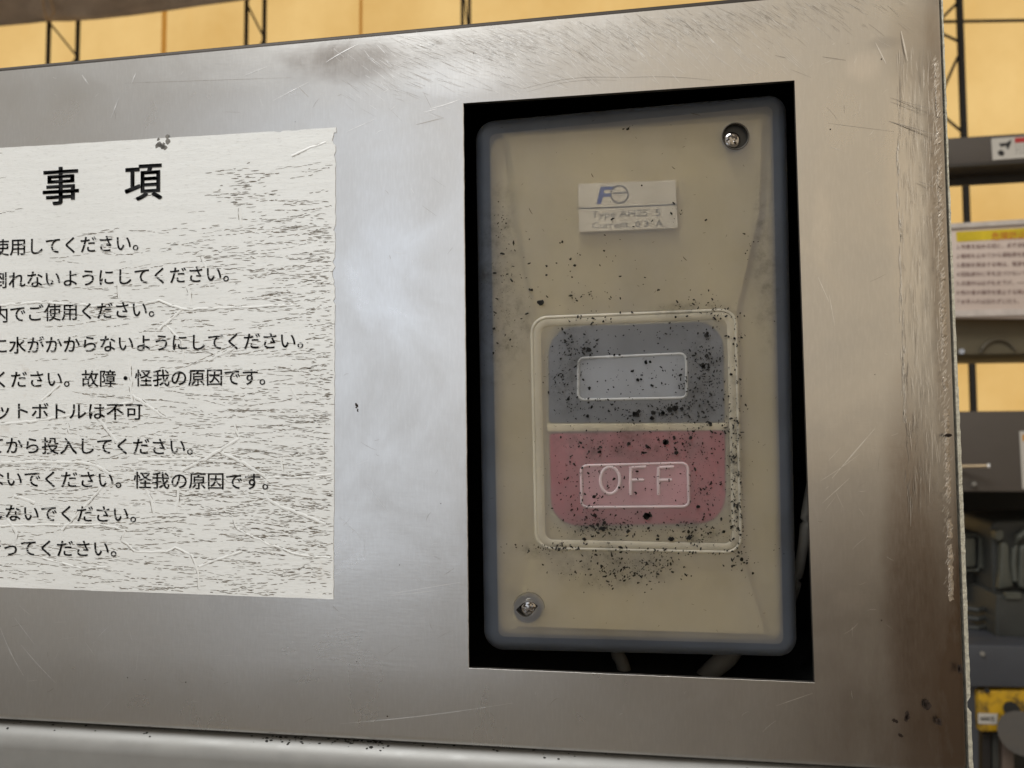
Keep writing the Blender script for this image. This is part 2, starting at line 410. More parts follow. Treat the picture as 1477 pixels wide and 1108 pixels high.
# brown tarpaulin hanging top left
ed = [(-160,52),(-60,44),(0,37),(40,34),(70,31),(100,31),(140,28),(190,22),(235,16),(290,8),(345,1),(400,-10),(470,-30)]
vs, fs = [], []; nr_ = 14
for i, (x, yb) in enumerate(ed):
    for k in range(nr_):
        tt = k/(nr_-1); yy_ = yb - tt*150
        dep = 4.6 + .10*math.sin(x*.035+tt*5) + .05*math.sin(x*.09-tt*7) + .02*math.sin(tt*26+x*.02)
        vs.append(P(x, yy_, dep))
for i in range(len(ed)-1):
    for k in range(nr_-1): fs.append((i*nr_+k, (i+1)*nr_+k, (i+1)*nr_+k+1, i*nr_+k+1))
tp = mk('tarpaulin', vs, fs, simple('brown_tarpaulin', (.34,.26,.19), .8, 0, .2, 6.), None, True)
sm = tp.modifiers.new('thick', 'SOLIDIFY'); sm.thickness = .006
tag(tp, 'brown tarpaulin sagging across the top left corner', 'tarpaulin')
# knotted rope of the tarpaulin over the first column
vs, fs = tube([P(61,-10,4.5), P(62,8,4.5), P(66,26,4.5), P(70,30,4.52), P(78,18,4.5), P(72,-2,4.5)], .009, 8)
tag(mk('rope', vs, fs, simple('tan_rope', (.40,.28,.17), .8)), 'tan cord looped over the leftmost lattice column', 'rope')

# ------------------------------------------------------------------ shelving and goods at the right
Yr = .95
M['rackg'] = simple('dark_grey_paint', (.072,.060,.050), .5, 0, .12, 8.)
M['rackb'] = simple('slate_grey_paint', (.052,.056,.066), .5, 0, .12, 8.)
M['olive'] = simple('olive_paint', (.10,.082,.048), .6, 0, .1, 8.)
M['white_p'] = simple('white_sticker', (.50,.47,.42), .5, 0, .04, 20)
M['dark_in'] = simple('dark_recess', (.02,.019,.016), .9)
def lower(px, py, Y): return P(px, py, Y)
# gantry beam
gb = empty('steel_beam', 'dark grey box beam with a warning sticker, upper right', 'beam', P(1420, 262, Yr)); T = Things(gb)
a = P(1330, 203, Yr); b2 = P(1820, 172, Yr)
zt, zb = P(1420,197,Yr).z, P(1420,236,Yr).z
def slab(x0, x1, z0, z1, y0, y1, tilt=0.):
    v = [(x0,y0,z0),(x1,y0,z0+tilt),(x1,y0,z1+tilt),(x0,y0,z1)]
    v += [(p[0],y1,p[2]) for p in v]
    return [Vector(p) for p in v], [(0,1,2,3),(7,6,5,4),(0,4,5,1),(1,5,6,2),(2,6,7,3),(3,7,4,0)]
x0, x1 = P(1290,200,Yr).x, P(1800,200,Yr).x
bevel_obj(T('web', *slab(x0, x1, zb, zt, Yr, Yr+.004, .004), M['rackg']), .001, 2)
T('lower_flange', *slab(x0, x1, zb-.004, zb-.0004, Yr-.002, Yr+.085, .004), M['steel_dark'])
T('lower_lip', *slab(x0, x1, zb-.016, zb-.0045, Yr+.05, Yr+.055, .004), M['steel_dark'])
ws = empty('warning_sticker', 'white pinch hazard sticker with red heading stuck on the grey beam', 'sticker', P(1430, 231, Yr-.001)); T = Things(ws)
Ys = Yr-.0015
T('backing', *quadbox([(1430,200),(1560,191),(1560,222),(1432,231)], Ys, Ys+.001), M['white_p'])
s = Sl(Ys-.0005)
T('red_heading', *quadbox([(1464,199),(1556,192),(1556,199),(1464,206)], Ys-.0006, Ys-.0001), simple('red_print', (.42,.03,.03), .5))
for pts in ([(1441,207),(1452,206),(1459,201),(1458,207),(1454,216),(1451,210),(1444,212)], [(1439,219),(1444,216),(1449,220),(1447,225),(1441,224)]):
    T('pictogram', *quadbox(pts, Ys-.0006, Ys-.0001), M['ink'])
for k in range(3):
    for j in range(12): s.blob(1466+j*6+random.uniform(-1,1), 211+k*5-j*.4, 1.3, 5)
o = mk('small_print', s.v, s.f, simple('grey_print', (.22,.2,.18), .6)); setparent(o, ws); o['kind'] = 'stuff'
# notice board
nb = empty('notice_sign', 'white notice with yellow heading and seven red brown lines of text', 'sign', P(1420, 456, Yr)); T = Things(nb)
Yn = Yr-.01
def nbx(y): return y
bevel_obj(T('board', *quadbox([(1362,323),(1700,303),(1700,462),(1364,459)], Yn, Yn+.006), simple('notice_white', (.56,.46,.40), .5, 0, .04, 10)), .0008, 2)
T('top_rail', *quadbox([(1362,323),(1700,303),(1700,310),(1362,330)], Yn-.004, Yn-.0002), simple('rail_white', (.52,.47,.43), .4))
T('bottom_rail', *quadbox([(1364,448),(1700,441),(1700,450),(1364,457)], Yn-.004, Yn-.0002), simple('rail_white2', (.54,.48,.44), .4))
T('yellow_heading', *quadbox([(1379,334.5),(1700,316),(1700,330),(1380,349)], Yn-.0006, Yn-.0001), simple('yellow_print', (.58,.43,.015), .5))
def textpx(T, name, body, x, y, sz, slope, Y, mat, bold=0., sub=None, asp=1., shear=0.):
    gv, gf = glyphs(body, 1, bold, 2, shear)
    vs = [P(x+uu*sz*asp, y+slope*uu*sz - vv_*sz, Y) for uu, vv_ in gv]
    return T(name, vs, gf, mat, sub=sub)
M['red_ink'] = simple('red_print_ink', (.50,.10,.02), .5)
M['brown_ink'] = simple('brown_print_ink', (.10,.03,.03), .5)
textpx(T, 'heading_text', '危険防止のため', 1430, 346, 12.5, -.055, Yn-.001, M['red_ink'])
nl = ['１作業を始める前に、必ず点検を行うこと', '２機械を止めてから運転席を離れるよう', '３異物を除去する時は、電源を切ること', '４回転部分に手を近づけないでください', '５点検中は必ず札を下げ、――周囲を確認', '６他の者の操作を禁止する時は表示をする', '７お手入れは忘れずに行う。']
for k, tx in enumerate(nl):
    textpx(T, 'text_line', tx, 1378, 359.3+k*13.1, 7.4, -.035+.005*k, Yn-.001, M['brown_ink'])
# olive casting under the notice
ol = empty('olive_cabinet', 'olive drab panel directly under the white notice', 'cabinet', P(1420, 514, Yr)); T = Things(ol)
bevel_obj(T('panel', *quadbox([(1366,452),(1700,448),(1700,508),(1366,513)], Yr+.02, Yr+.2), M['olive']), .003)
vs, fs = tube([P(1440+26*math.cos(th*.1), 514-24*math.sin(th*.1), Yr+.016) for th in range(4, 30)], .0022, 8)
T('handle', vs, fs, simple('olive_handle', (.085,.07,.045), .5))
T('bolt', *tube([P(1387,507,Yr+.01), P(1387,507,Yr+.024)], .004, 8), M['screw'])
# grey shelving rack
rk = empty('shelving_rack', 'slate grey steel shelving rack at the lower right edge', 'rack', P(1420, 1250, Yr)); T = Things(rk)
bevel_obj(T('upper_panel', *quadbox([(1340,594),(1760,590),(1760,712),(1340,709)], Yr, Yr+.02), M['rackg']), .002)
bevel_obj(T('lower_beam', *quadbox([(1340,930),(1760,936),(1760,996),(1340,990)], Yr-.01, Yr+.03), M['rackb']), .002)
T('top_board', *slab(P(1340,700,Yr).x, P(1760,700,Yr).x, P(1400,704,Yr).z-.004, P(1400,704,Yr).z, Yr+.0205, Yr+.319), M['rackb'])  # unseen board, added to keep light out of the shelf
T('back_panel', *quadbox([(1340,612),(1760,612),(1760,1300),(1340,1300)], Yr+.32, Yr+.33), M['dark_in'])
T('shelf_board', *slab(P(1340,950,Yr).x, P(1760,950,Yr).x, P(1400,930,Yr).z-.004, P(1400,930,Yr).z-.0005, Yr+.0305, Yr+.319), M['rackb'])
T('upright', *quadbox([(1380,990),(1411,990),(1412,1300),(1380,1300)], Yr+.003, Yr+.02), M['rackb'])
for (x, y) in ((1405,698),(1417,943)):
    T('bolt', *tube([P(x,y,Yr-.014), P(x,y,Yr+.004)], .0032, 10), M['cable'])
T('peg', *tube([P(1372,673,Yr-.004), P(1426,672,Yr-.03)], .0024, 10), simple('brass_rod', (.40,.30,.18), .4, .5))
T('peg_tip', *tube([P(1424.5,672,Yr-.0297), P(1428,672,Yr-.031)], .0030, 10), simple('white_tip', (.8,.78,.75), .4))
T('shelf_label', *quadbox([(1470.5,622),(1560,620),(1560,706),(1475,705)], Yr-.0012, Yr-.0002), M['white_p'])
T('label_stripe', *quadbox([(1475,627),(1560,625),(1560,634),(1475,636)], Yr-.0018, Yr-.0013), simple('orange_print', (.6,.27,.02), .5))
# grey castings on the shelf
M['cast'] = simple('grey_green_casting', (.075,.078,.064), .45, .1, .15, 30)
M['cast_d'] = simple('dark_casting', (.03,.031,.027), .6, 0, .2, 30)
c1 = empty('motor_housing', 'small grey ribbed housing at the back of the dark shelf', 'machine part', P(1400, 905, Yr+.12)); T = Things(c1)
def rbox(px, rad, Y0, Y1, bv=.002):
    pts = rrect(px, rad, 4); return prism([P(q.x, q.y, Y0) for q in pts], Y0, Y1)
bevel_obj(T('body', *rbox([(1372,768),(1427,768),(1427,826),(1372,826)], 8, Yr+.12, Yr+.2), M['cast_d']), .003)
bevel_obj(T('cover', *rbox([(1386,776),(1408,776),(1408,818),(1386,818)], 5, Yr+.105, Yr+.12), M['cast']), .002)
T('cover_rim', *[q for q in (lambda a: a)(tube([P(x,y,Yr+.108) for x,y in rrect([(1384,772),(1413,772),(1413,823),(1384,823)], 6, 4)+[Vector((1384,778))]], .0016, 6))], M['cast'])
T('rib', *rbox([(1415,774),(1423,774),(1423,820),(1415,820)], 2, Yr+.108, Yr+.12), M['cast'])
T('foot', *rbox([(1378,826),(1420,826),(1420,868),(1378,868)], 3, Yr+.14, Yr+.2), M['cast_d'])
for k in range(3):
    T('pipe', *tube([P(1385,876+k*14,Yr+.09), P(1410,880+k*13,Yr+.08), P(1434,876+k*12,Yr+.09)], .004, 8), M['cast_d'])
c2 = empty('engine_block', 'larger grey casting with a curved arch beside the ribbed housing', 'machine part', P(1470, 930, Yr+.06)); T = Things(c2)
bevel_obj(T('base', *rbox([(1438,858),(1600,858),(1600,930),(1436,930)], 3, Yr+.05, Yr+.2), M['cast_d']), .003)
bevel_obj(T('body', *rbox([(1430,752),(1600,746),(1600,858),(1432,858)], 10, Yr+.08, Yr+.2), M['cast_d']), .004)
bevel_obj(T('fin', *prism([P(x,y,Yr+.066) for x,y in ((1445,784),(1451,782),(1456,790),(1457,820),(1462,846),(1441,850),(1444,820))], Yr+.066, Yr+.08), M['cast']), .0015)
T('arch', *tube([P(x,y,Yr+.066) for x,y in ((1464,838),(1462,815),(1463,792),(1469,775),(1480,766),(1495,764),(1510,768),(1522,780),(1527,800))], .0045, 8), M['cast'])
bevel_obj(T('boss', *rbox([(1472,786),(1515,786),(1515,850),(1470,850)], 8, Yr+.06, Yr+.08), M['cast']), .003)
T('ledge', *rbox([(1451,855),(1473,855),(1473,864),(1451,864)], 2, Yr+.045, Yr+.052), M['cast'])
T('knob', *rbox([(1436,766),(1447,764),(1447,778),(1436,780)], 4, Yr+.066, Yr+.08), M['cast'])
# yellow machine under the shelf
ym = empty('yellow_machine', 'dirty yellow machine with a white name strip at the lower right corner', 'machine', P(1440, 1180, Yr)); T = Things(ym)
tt = NT('greasy_yellow_paint'); n1 = tt.noise(26, 6, .7); cc = tt.mix(tt.ramp(n1, .46, .60), (.52,.30,.008), (.05,.035,.015)); tt.bsdf(cc, .5); M['yel'] = tt.m
bevel_obj(T('housing', *rbox([(1410,996),(1600,996),(1600,1056),(1412,1056)], 4, Yr-.005, Yr+.12), M['yel']), .003)
T('name_strip', *quadbox([(1411,1029),(1439,1030),(1438,1045),(1411,1044)], Yr-.0065, Yr-.0055), M['white_p'])
for k, ch in enumerate('ＭＭＳ'):
    textpx(T, 'strip_text', ch, 1413.5+k*7, 1040, 8, 0, Yr-.0068, M['ink'], .03)
T('drum', *tube([P(1474,1058,Yr-.03), P(1474,1058,Yr+.08)], .028, 20), simple('grey_grease_drum', (.05,.04,.028), .5))
T('drum_cap', *tube([P(1459,1023,Yr-.012), P(1459,1023,Yr-.004)], .010, 12), M['soot'])
T('hole_plug', *tube([P(1424,996,Yr-.010), P(1424,996,Yr-.004)], .0035, 10), M['soot'])
for (x0p, x1p, m_) in ((1417,1428,M['black_steel']), (1432,1440,M['cast_d']), (1446,1462,simple('pinkish_hose', (.12,.09,.075), .6))):
    T('leg', *quadbox([(x0p,1057),(x1p,1057),(x1p+2,1250),(x0p,1250)], Yr+.01, Yr+.03), m_)

# ------------------------------------------------------------------ control box with the steel front panel
box = empty('control_box', 'scratched stainless steel control box panel filling the picture', 'control box', P(738, 1060, .05))
T = Things(box)
def inter(l1, l2):
    (x1_,y1_),(x2_,y2_) = l1; (x3_,y3_),(x4_,y4_) = l2
    d = (x1_-x2_)*(y3_-y4_)-(y1_-y2_)*(x3_-x4_)
    a_ = x1_*y2_-y1_*x2_; b_ = x3_*y4_-y3_*x4_
    return ((a_*(x3_-x4_)-(x1_-x2_)*b_)/d, (a_*(y3_-y4_)-(y1_-y2_)*b_)/d)
HTL, HTR, HBR, HBL = (668,149), (1146,116), (1175,985), (676,964)
cols = [((-320,0),(-330,1108)), ((200,0),(200,1108)), (HTL,HBL), (HTR,HBR), ((1279,0),(1311,1108)), ((1289,0),(1321,1108)), ((1344,0),(1374,1000)), ((1351,0),(1386,1000))]
cdep = [0, 0, 0, 0, 0, .00010, .0010, .0012]
rows = [((0,103),(1300,-18)), (HTL,HTR), (HBL,HBR), ((0,1029),(740,1070))]
rt, rb, rr_ = .0016, .0022, .0016
grid_p = {}
ncol_flat = len(cols)
arc = [(math.sin(th), 1-math.cos(th)) for th in (math.pi/2*k/6 for k in range(1, 7))]
colX = list(range(ncol_flat)) + ['a%d' % k for k in range(6)] + ['e']
rowsI = ['te'] + ['t%d' % k for k in range(5, -1, -1)] + [0,1,2,3] + ['b%d' % k for k in range(6)] + ['be']
def gp(i, j):
    ci = i if isinstance(i, int) else ncol_flat-1
    rj = j if isinstance(j, int) else (0 if j[0] == 't' else 3)
    q = inter(cols[ci], rows[rj]); p = P(q[0], q[1], 0.0); y = cdep[ci]; x = p.x; z = p.z
    if not isinstance(i, int):
        if i == 'e': x += rr_; y += .11
        else: s_, c_ = arc[int(i[1])]; x += rr_*s_; y += rr_*c_
    if not isinstance(j, int):
        sg, rr2 = (1, rt) if j[0] == 't' else (-1, rb)
        if j[1] == 'e': z += sg*rr2; y += .11
        else: s_, c_ = arc[int(j[1])]; z += sg*rr2*s_; y += rr2*c_
    return Vector((x, min(y, .11), z))
# extra rows between hole top/bottom so the ground edge can wander
topf = []; vs, fs = [], []; idx = {}
for a_, i in enumerate(colX):
    for b_, j in enumerate(rowsI):
        idx[(a_, b_)] = len(vs); vs.append(gp(i, j))
for a_ in range(len(colX)-1):
    for b_ in range(len(rowsI)-1):
        if colX[a_] == 2 and rowsI[b_] == 1: continue
        topf.append(b_ <= 6); fs.append((idx[(a_,b_)], idx[(a_,b_+1)], idx[(a_+1,b_+1)], idx[(a_+1,b_)]))
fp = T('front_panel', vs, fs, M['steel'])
me = fp.data
me.materials.append(simple('fold_dark_reflection', (.035,.027,.02), .6, .6, .3, 200))  # dark roof reflection along the fold, put into its colour
for f in me.polygons:
    if topf[f.index]: f.material_index = 1
bm = bmesh.new(); bm.from_mesh(me)
for f in bm.faces: f.smooth = True
for e in bm.edges:
    if len(e.link_faces) == 2 and e.calc_face_angle(0) > R(35): e.smooth = False
bmesh.ops.recalc_face_normals(bm, faces=bm.faces); bm.to_mesh(me); bm.free()
# cutout rim
hp = [P(*q, 0) for q in (HTL, HTR, HBR, HBL)]
vs = [Vector((p.x,0.00001,p.z)) for p in hp]+[Vector((p.x,.0012,p.z)) for p in hp]
T('cutout_rim', vs, [(i, (i+1) % 4, (i+1) % 4+4, i+4) for i in range(4)], simple('cut_edge', (.10,.09,.08), .5, .8))
# thin burr along the cut edge that catches light
for nm, a_, b_, wd in (('cutout_burr', HTL, HBL, 1.3), ('cutout_burr', HBL, HBR, 1.1)):
    n = 60; pts = [(lerp(a_[0],b_[0],k/n)+random.uniform(-.25,.25), lerp(a_[1],b_[1],k/n)+random.uniform(-.25,.25)) for k in range(n+1)]
    T(nm, *sweep(pts, wd, 0, .00012, False), M['light_scr'])
# side sheet whose sheared edge stands proud at the far right
n = 160; vs, fs = [], []
for k in range(n+1):
    y = lerp(-60, 1140, k/n); x = 1359.5 + (1400.0-1359.5)*((y-0)/1108.)
    bow = 0
    j1, j2 = random.uniform(-.5,.5), random.uniform(-.45,.45)
    wdt = lerp(.4, 3.8, min(1, max(0, (y-250)/500)))
    a_, b_ = P(x-2+bow, y, .0022), P(x+wdt+bow+j1, y, .0022+.00002*j2)
    if 1012 < y < 1026: b_ = P(x-1.5, y, .0022)
    vs += [a_, b_, Vector((b_.x, .0400, b_.z)), Vector((a_.x, .0400, a_.z))]
for k in range(n):
    for q in range(4): fs.append((4*k+q, 4*k+(q+1) % 4, 4*k+4+(q+1) % 4, 4*k+4+q))
T('side_sheet', vs, fs, M['steel_raw'])
# added box liner, coloured black to stand for the unlit interior
tl = P(560,70,.003); br = P(1262,1030,.003)
vs, fs = slab(tl.x, br.x, br.z, tl.z, .003, .109); 
T('added_dark_liner', vs, [f for k, f in enumerate(fs) if k != 0], M['black'])
x0, x1 = P(-320,500,.1).x, P(1290,500,0).x
vs, fs = slab(x0-.01, x1, P(700,1040,0).z, P(700,80,0).z, .110, .112); T('back_plate', vs, fs, M['steel_dark'])

# ---- wear on the panel
def edge_top(x): return 98-.0945*x
def offhole(x, y): return not (664 < x < 1180 and 149-.069*(x-668)-2 < y < 964+.0421*(x-676)+2) and not (x < 488 and 210-.062*x < y < 850+.037*x)
lt, dk = Sl(-.00004, offhole), Sl(-.00003, offhole)
# ground patch: slanting grinder strokes
for _ in range(1900):
    x = random.triangular(470, 1330, 690); y = edge_top(x)+random.uniform(4, 20)+abs(random.gauss(0, 1))*(38 if x < 900 else 22)
    if x < 560 and y < edge_top(x)+8: continue
    ln = random.uniform(8, 30); an = R(random.gauss(22 if x < 800 else 34, 5))
    if x < 560: an = R(random.gauss(38, 6))
    (lt if random.random() < (.62 if x > 600 else .3) else dk).sliver(x, y, x+ln*math.cos(an), y+ln*math.sin(an), random.uniform(.2,.5), random.uniform(-1,1))
for _ in range(170):  # brushed strokes continuing down to the right
    x = random.uniform(700, 1150); y = edge_top(x)+random.uniform(20, 110)
    if y > 149-.069*(x-668)-6 and 660 < x < 1150: continue
    ln = random.uniform(15, 55); an = R(random.gauss(44, 6))
    lt.sliver(x, y, x+ln*math.cos(an), min(y+ln*math.sin(an), 9999), random.uniform(.4,.7)) if y+ln*math.sin(an) < 149-.069*(x+ln-668)-4 else None
# random handling scratches
def onpanel(x, y):
    if y < edge_top(x)+10 or y > 1030+.05*x or x > 1345: return False
    if 655 < x < 1185 and 105 < y < 995: return False
    if x < 492 and 180 < y < 870: return False
    return True
for _ in range(420):
    x, y = random.uniform(0, 1290), random.uniform(20, 1060)
    ln = random.choice((6,8,12,16,26)); an = random.choice((R(random.gauss(-35,15)), R(random.gauss(60,25)), random.uniform(0,3.14)))
    x2, y2 = x+ln*math.cos(an), y+ln*math.sin(an)
    if onpanel(x, y) and onpanel(x2, y2):
        (lt if random.random() < .6 else dk).sliver(x, y, x2, y2, random.uniform(.3,.65), random.uniform(-1.5,1.5))
# named, visible ones
for (a_, b_, c_, d_, w_, bd) in ((470,90,516,64,1.3,-1),(490,1044,740,1014,1.2,3),(1200,690,1262,618,1.6,0),(1186,726,1225,690,.8,0),(1183,694,1240,655,.8,1),
        (0,905,34,975,1.4,2),(30,930,80,985,1.2,1),(20,890,50,930,1.,0),(620,157,664,143,1.6,1),(612,162,630,157,1.3,0),(560,857,664,840,1.1,0),(548,860,640,850,.8,1),
        (1180,400,1196,436,1.3,0),(1196,425,1204,470,1.1,0),(1186,240,1176,262,1.,0),(1300,45,1309,88,2.4,0),(1263,62,1278,92,2.,0),(1150,300,1157,360,1.5,0),
        (118,108,128,122,1.6,0),(160,170,172,140,1.2,0),(394,145,446,118,1.,0),(350,110,388,95,.9,0),(196,105,190,120,1.3,0),(500,190,540,172,1.,0),
        (1160,780,1215,765,.8,0),(1172,1000,1120,1018,.7,0),(530,700,560,740,.9,0),(488,745,520,775,.8,0),(1110,25,1128,40,1.2,0)):
    lt.sliver(a_, b_, c_, d_, w_, bd, 6)
for (a_, b_, c_, d_, w_, bd) in ((755,128,900,112,1.,-7),(900,112,1030,116,.8,-3),(760,133,890,116,.6,-7),(1186,82,1220,87,1.5,0),(1118,80,1135,84,1.2,0),(430,125,445,140,1.,0),(1180,752,1186,753,1.2,0),
        (1284,141,1350,160,.9,0),(1284,147,1350,165,.7,0),(1282,175,1352,195,2.0,0),(1325,262,1346,269,1.3,0),(1195,178,1290,190,.6,0),(600,180,640,170,.9,0),(420,300,436,320,.5,0),
        (640,830,655,820,.6,0),(180,120,420,112,.5,0),(1140,100,1170,112,.6,0)):
    dk.sliver(a_, b_, c_, d_, w_, bd, 7)
# ground right-hand band: vertical streaks
for _ in range(420):
    y = random.uniform(60, 720); f = y/1108.; x = random.uniform(1290+28*f, 1346+28*f)
    ln = random.uniform(8, 46); (lt if random.random() < (.62 if y < 560 else .25) else dk).sliver(x, y, x+random.gauss(1,2.2), y+ln, random.uniform(.25,.65), 0)
for k in range(520):  # burr marks where the corner was filed
    y = random.uniform(80, 860); x = 1345+30*(y/1108.)+random.gauss(0, 3.)
    ln = random.uniform(3,9); lt.sliver(x, y, x+ln*.55+random.gauss(0,.4), y-ln*.8, random.uniform(.25,.7))
n = 260; pts = [(1349+30*(90+k*3)/1108.+random.gauss(0,.7), 90+k*3) for k in range(260)]
v_, f_ = sweep(pts, 7, .0010, .00007, False); f_ = [f for i_, f in enumerate(f_) if math.sin(i_//4*.11)+math.sin(i_//4*.37+1) > -.6]; v_ = [Vector((v.x+random.gauss(0,.00009), v.y+abs(random.gauss(0,.00004)), v.z+random.gauss(0,.00012))) for v in v_]
T('filed_seam', v_, f_, simple('filed_steel', (.46,.40,.33), .5, 1., .3, 900, .00006, 1500))
for k in range(70):
    y = random.uniform(200, 600); x = 1290+28*(y/1108.)+random.gauss(0, 1.5)
    lt.sliver(x, y, x+random.uniform(-1,1), y+random.uniform(8,24), random.uniform(.8,1.6))
ob = T('light_scratches', lt.v, lt.f, M['light_scr'], kind='stuff')
ob = T('dark_scratches', dk.v, dk.f, M['dark_scr'], kind='stuff')
# stains and specks on the steel
st = Sl(-.00006)
for (x, y, rr2, asp, an) in ((1336,1018,8,1.5,1.4),(1308,1033,6,2.0,1.7),(1354,1040,6,1.4,.7),(1292,1040,4,1.1,0),(1299,1062,4,2.,.5),(1368,628,4,1.8,.2),(1384,965,4,3.,1.5),(514,586,3.2,1.4,1.3),(516,592,2,1,0)):
    for _ in range(5): st.blob(x+random.gauss(0,rr2*.35), y+random.gauss(0,rr2*.35), rr2*random.uniform(.3,.6), 8, .4, asp, an)
for _ in range(60):
    x, y = random.uniform(0,1290), random.uniform(40,1050)
    if onpanel(x, y): st.blob(x, y, random.uniform(.4,1.1), 6)
T('stains', st.v, st.f, M['stain'], kind='stuff')

# ------------------------------------------------------------------ lower housing with its rounded lip
lh = empty('lower_housing', 'satin steel housing with a rounded upper lip under the control box', 'housing', P(400, 1300, 0)); T = Things(lh)
Yl = -.002; rL = .0050
za = [P(0,1046,0), P(1400,1122,0)]
sl = (za[1].z-za[0].z)/(za[1].x-za[0].x)
def zl(x): return za[0].z + sl*(x-za[0].x)
xs = [P(-320,1040,0).x+k*(P(1410,1100,0).x-P(-320,1040,0).x)/24 for k in range(25)]
prof = [(.10, 0.0)] + [(Yl+rL-rL*math.sin(R(a_)), -rL+rL*math.cos(R(a_))) for a_ in range(0, 91, 9)] + [(Yl, -.075)]
vs, fs = [], []
for x in xs:
    for (y, z) in prof: vs.append(Vector((x, y, zl(x)+z)))
m = len(prof)
for i in range(len(xs)-1):
    for k in range(m-1): fs.append((i*m+k, i*m+k+1, (i+1)*m+k+1, (i+1)*m+k))
T('lip_sheet', vs, fs, M['steel_low'], True)
gs = Sl(0)
dv, df = [], []
for _ in range(130):
    x = random.choice((random.gauss(410,28), random.gauss(520,25), random.uniform(380,900), random.uniform(0,1300)))
    wx = P(x, 1080, 0).x; a_ = R(random.triangular(0, 40, 8)); rr2 = random.uniform(.00007,.00032)
    c_ = Vector((wx, Yl+rL-(rL+.00006)*math.sin(a_), zl(wx)-rL+(rL+.00006)*math.cos(a_)))
    e1 = Vector((1,0,0)); e2 = Vector((0,-math.cos(a_),-math.sin(a_)))
    s0 = len(dv); n = 6
    for k in range(n):
        th = 2*math.pi*k/n; q = rr2*random.uniform(.6,1.4); dv.append(c_+e1*q*math.cos(th)*1.5+e2*q*math.sin(th))
    df.append(tuple(range(s0, s0+n)))
T('grit', dv, df, M['soot'], kind='stuff')

# ------------------------------------------------------------------ caution label on the panel
lab = empty('caution_label', 'worn white label of black Japanese instructions stuck on the steel panel', 'label', P(240, 860, 0)); T = Things(lab)
out = [(-320,233)]
x = -300
while x < 395: out.append((x, 213.5-.0605*x+random.gauss(0,.18))); x += 14
out += [(396,189.6),(400,190.6),(404,190.8),(408,188.6),(416,188.2),(422,188.8),(428,188.4),(434,187.0),(450,186.0),(470,184.8),(484.5,183.6),(485,191),(481.5,191.4),(480.5,197),(479,202),(481,207),(484,210)]
y = 218
while y < 862:
    j = random.gauss(0,.35)
    if 378 < y < 384: j -= 4
    elif 390 < y < 400: j -= 4
    elif 400 < y < 412: j -= 1.5
    elif random.random() < .06: j -= 2
    out.append((484-(y-210)*.0048+j, y)); y += random.uniform(4,8)
out.append((481,864.6))
x = 470
while x > -300: out.append((x, 847+.0365*x+random.gauss(0,.15))); x -= 14
out.append((-320,836))
hd = .00016
poly = [P(q[0], q[1], -hd) for q in out]
vs, fs = prism(poly, -hd, -.00001)
T('film', vs, fs, M['label'])
# bare patch near the top
s = Sl(-hd-.00002)
for _ in range(9): s.blob(234+random.gauss(0,5), 206+random.gauss(0,3.5), random.uniform(2,4.5), 8, .5)
s.blob(229,210,4,8,.6)
T('bare_patch', s.v, s.f, simple('bare_grey_patch', (.22,.21,.19), .5, .3, .3, 3000), kind='stuff')
# printed text
tn = [('注','意')]
M['ink_t'] = M['ink']
for ch, cx_, cy_ in (('意', -30, 274), ('事', 87.5, 268), ('項', 206.5, 261.8)):
    gv, gf = glyphs(ch, 1, .014, 3)
    sz = 56
    T('title_character', [P(cx_+(uu-.5)*sz, cy_-(vv_-.38)*sz*1.03-.058*(uu-.5)*sz, -hd-.00008) for uu, vv_ in gv], gf, M['ink'])
lines = [('使用してください。', 1, 26, 356, 7, 177.8, 350.5),
 ('倒れないようにしてください。', 1, 24, 403.6, 12, 308, 395),
 ('内でご使用ください。', 1, 25.4, 452.5, 8, 201, 446),
 ('に水がかからないようにしてください。', 1, 25, 498, 16, 415, 491),
 ('ください。故障・怪我の原因です。', 1, 27, 547, 14, 360.5, 543.7),
 ('ットボトルは不可', 1, 30.5, 592.8, 7, 193, 593.5),
 ('てから投入してください。', 1, 20, 642.6, 10, 255.6, 644.2),
 ('ないでください。怪我の原因です。', 1, 20, 690.5, 14, 364, 694.5),
 ('しないでください。', 1, 18.6, 740, 7, 174, 741.7),
 ('行ってください。', 1, 15, 790.3, 6, 145.6, 791.3)]
for (tx, i0, x0, y0, i1, x1, y1) in lines:
    gv, gf = glyphs(tx, 1, .007, 3)
    pit = (x1-x0)/(i1-i0)
    vs = []
    for uu, vv_ in gv:
        x = x0+(uu-i0-.5)*pit; y = y0+(y1-y0)*(x-x0)/(x1-x0) - (vv_-.38)*26.2
        vs.append(P(x, y, -hd-.00008))
    T('text_line', vs, gf, M['ink'])
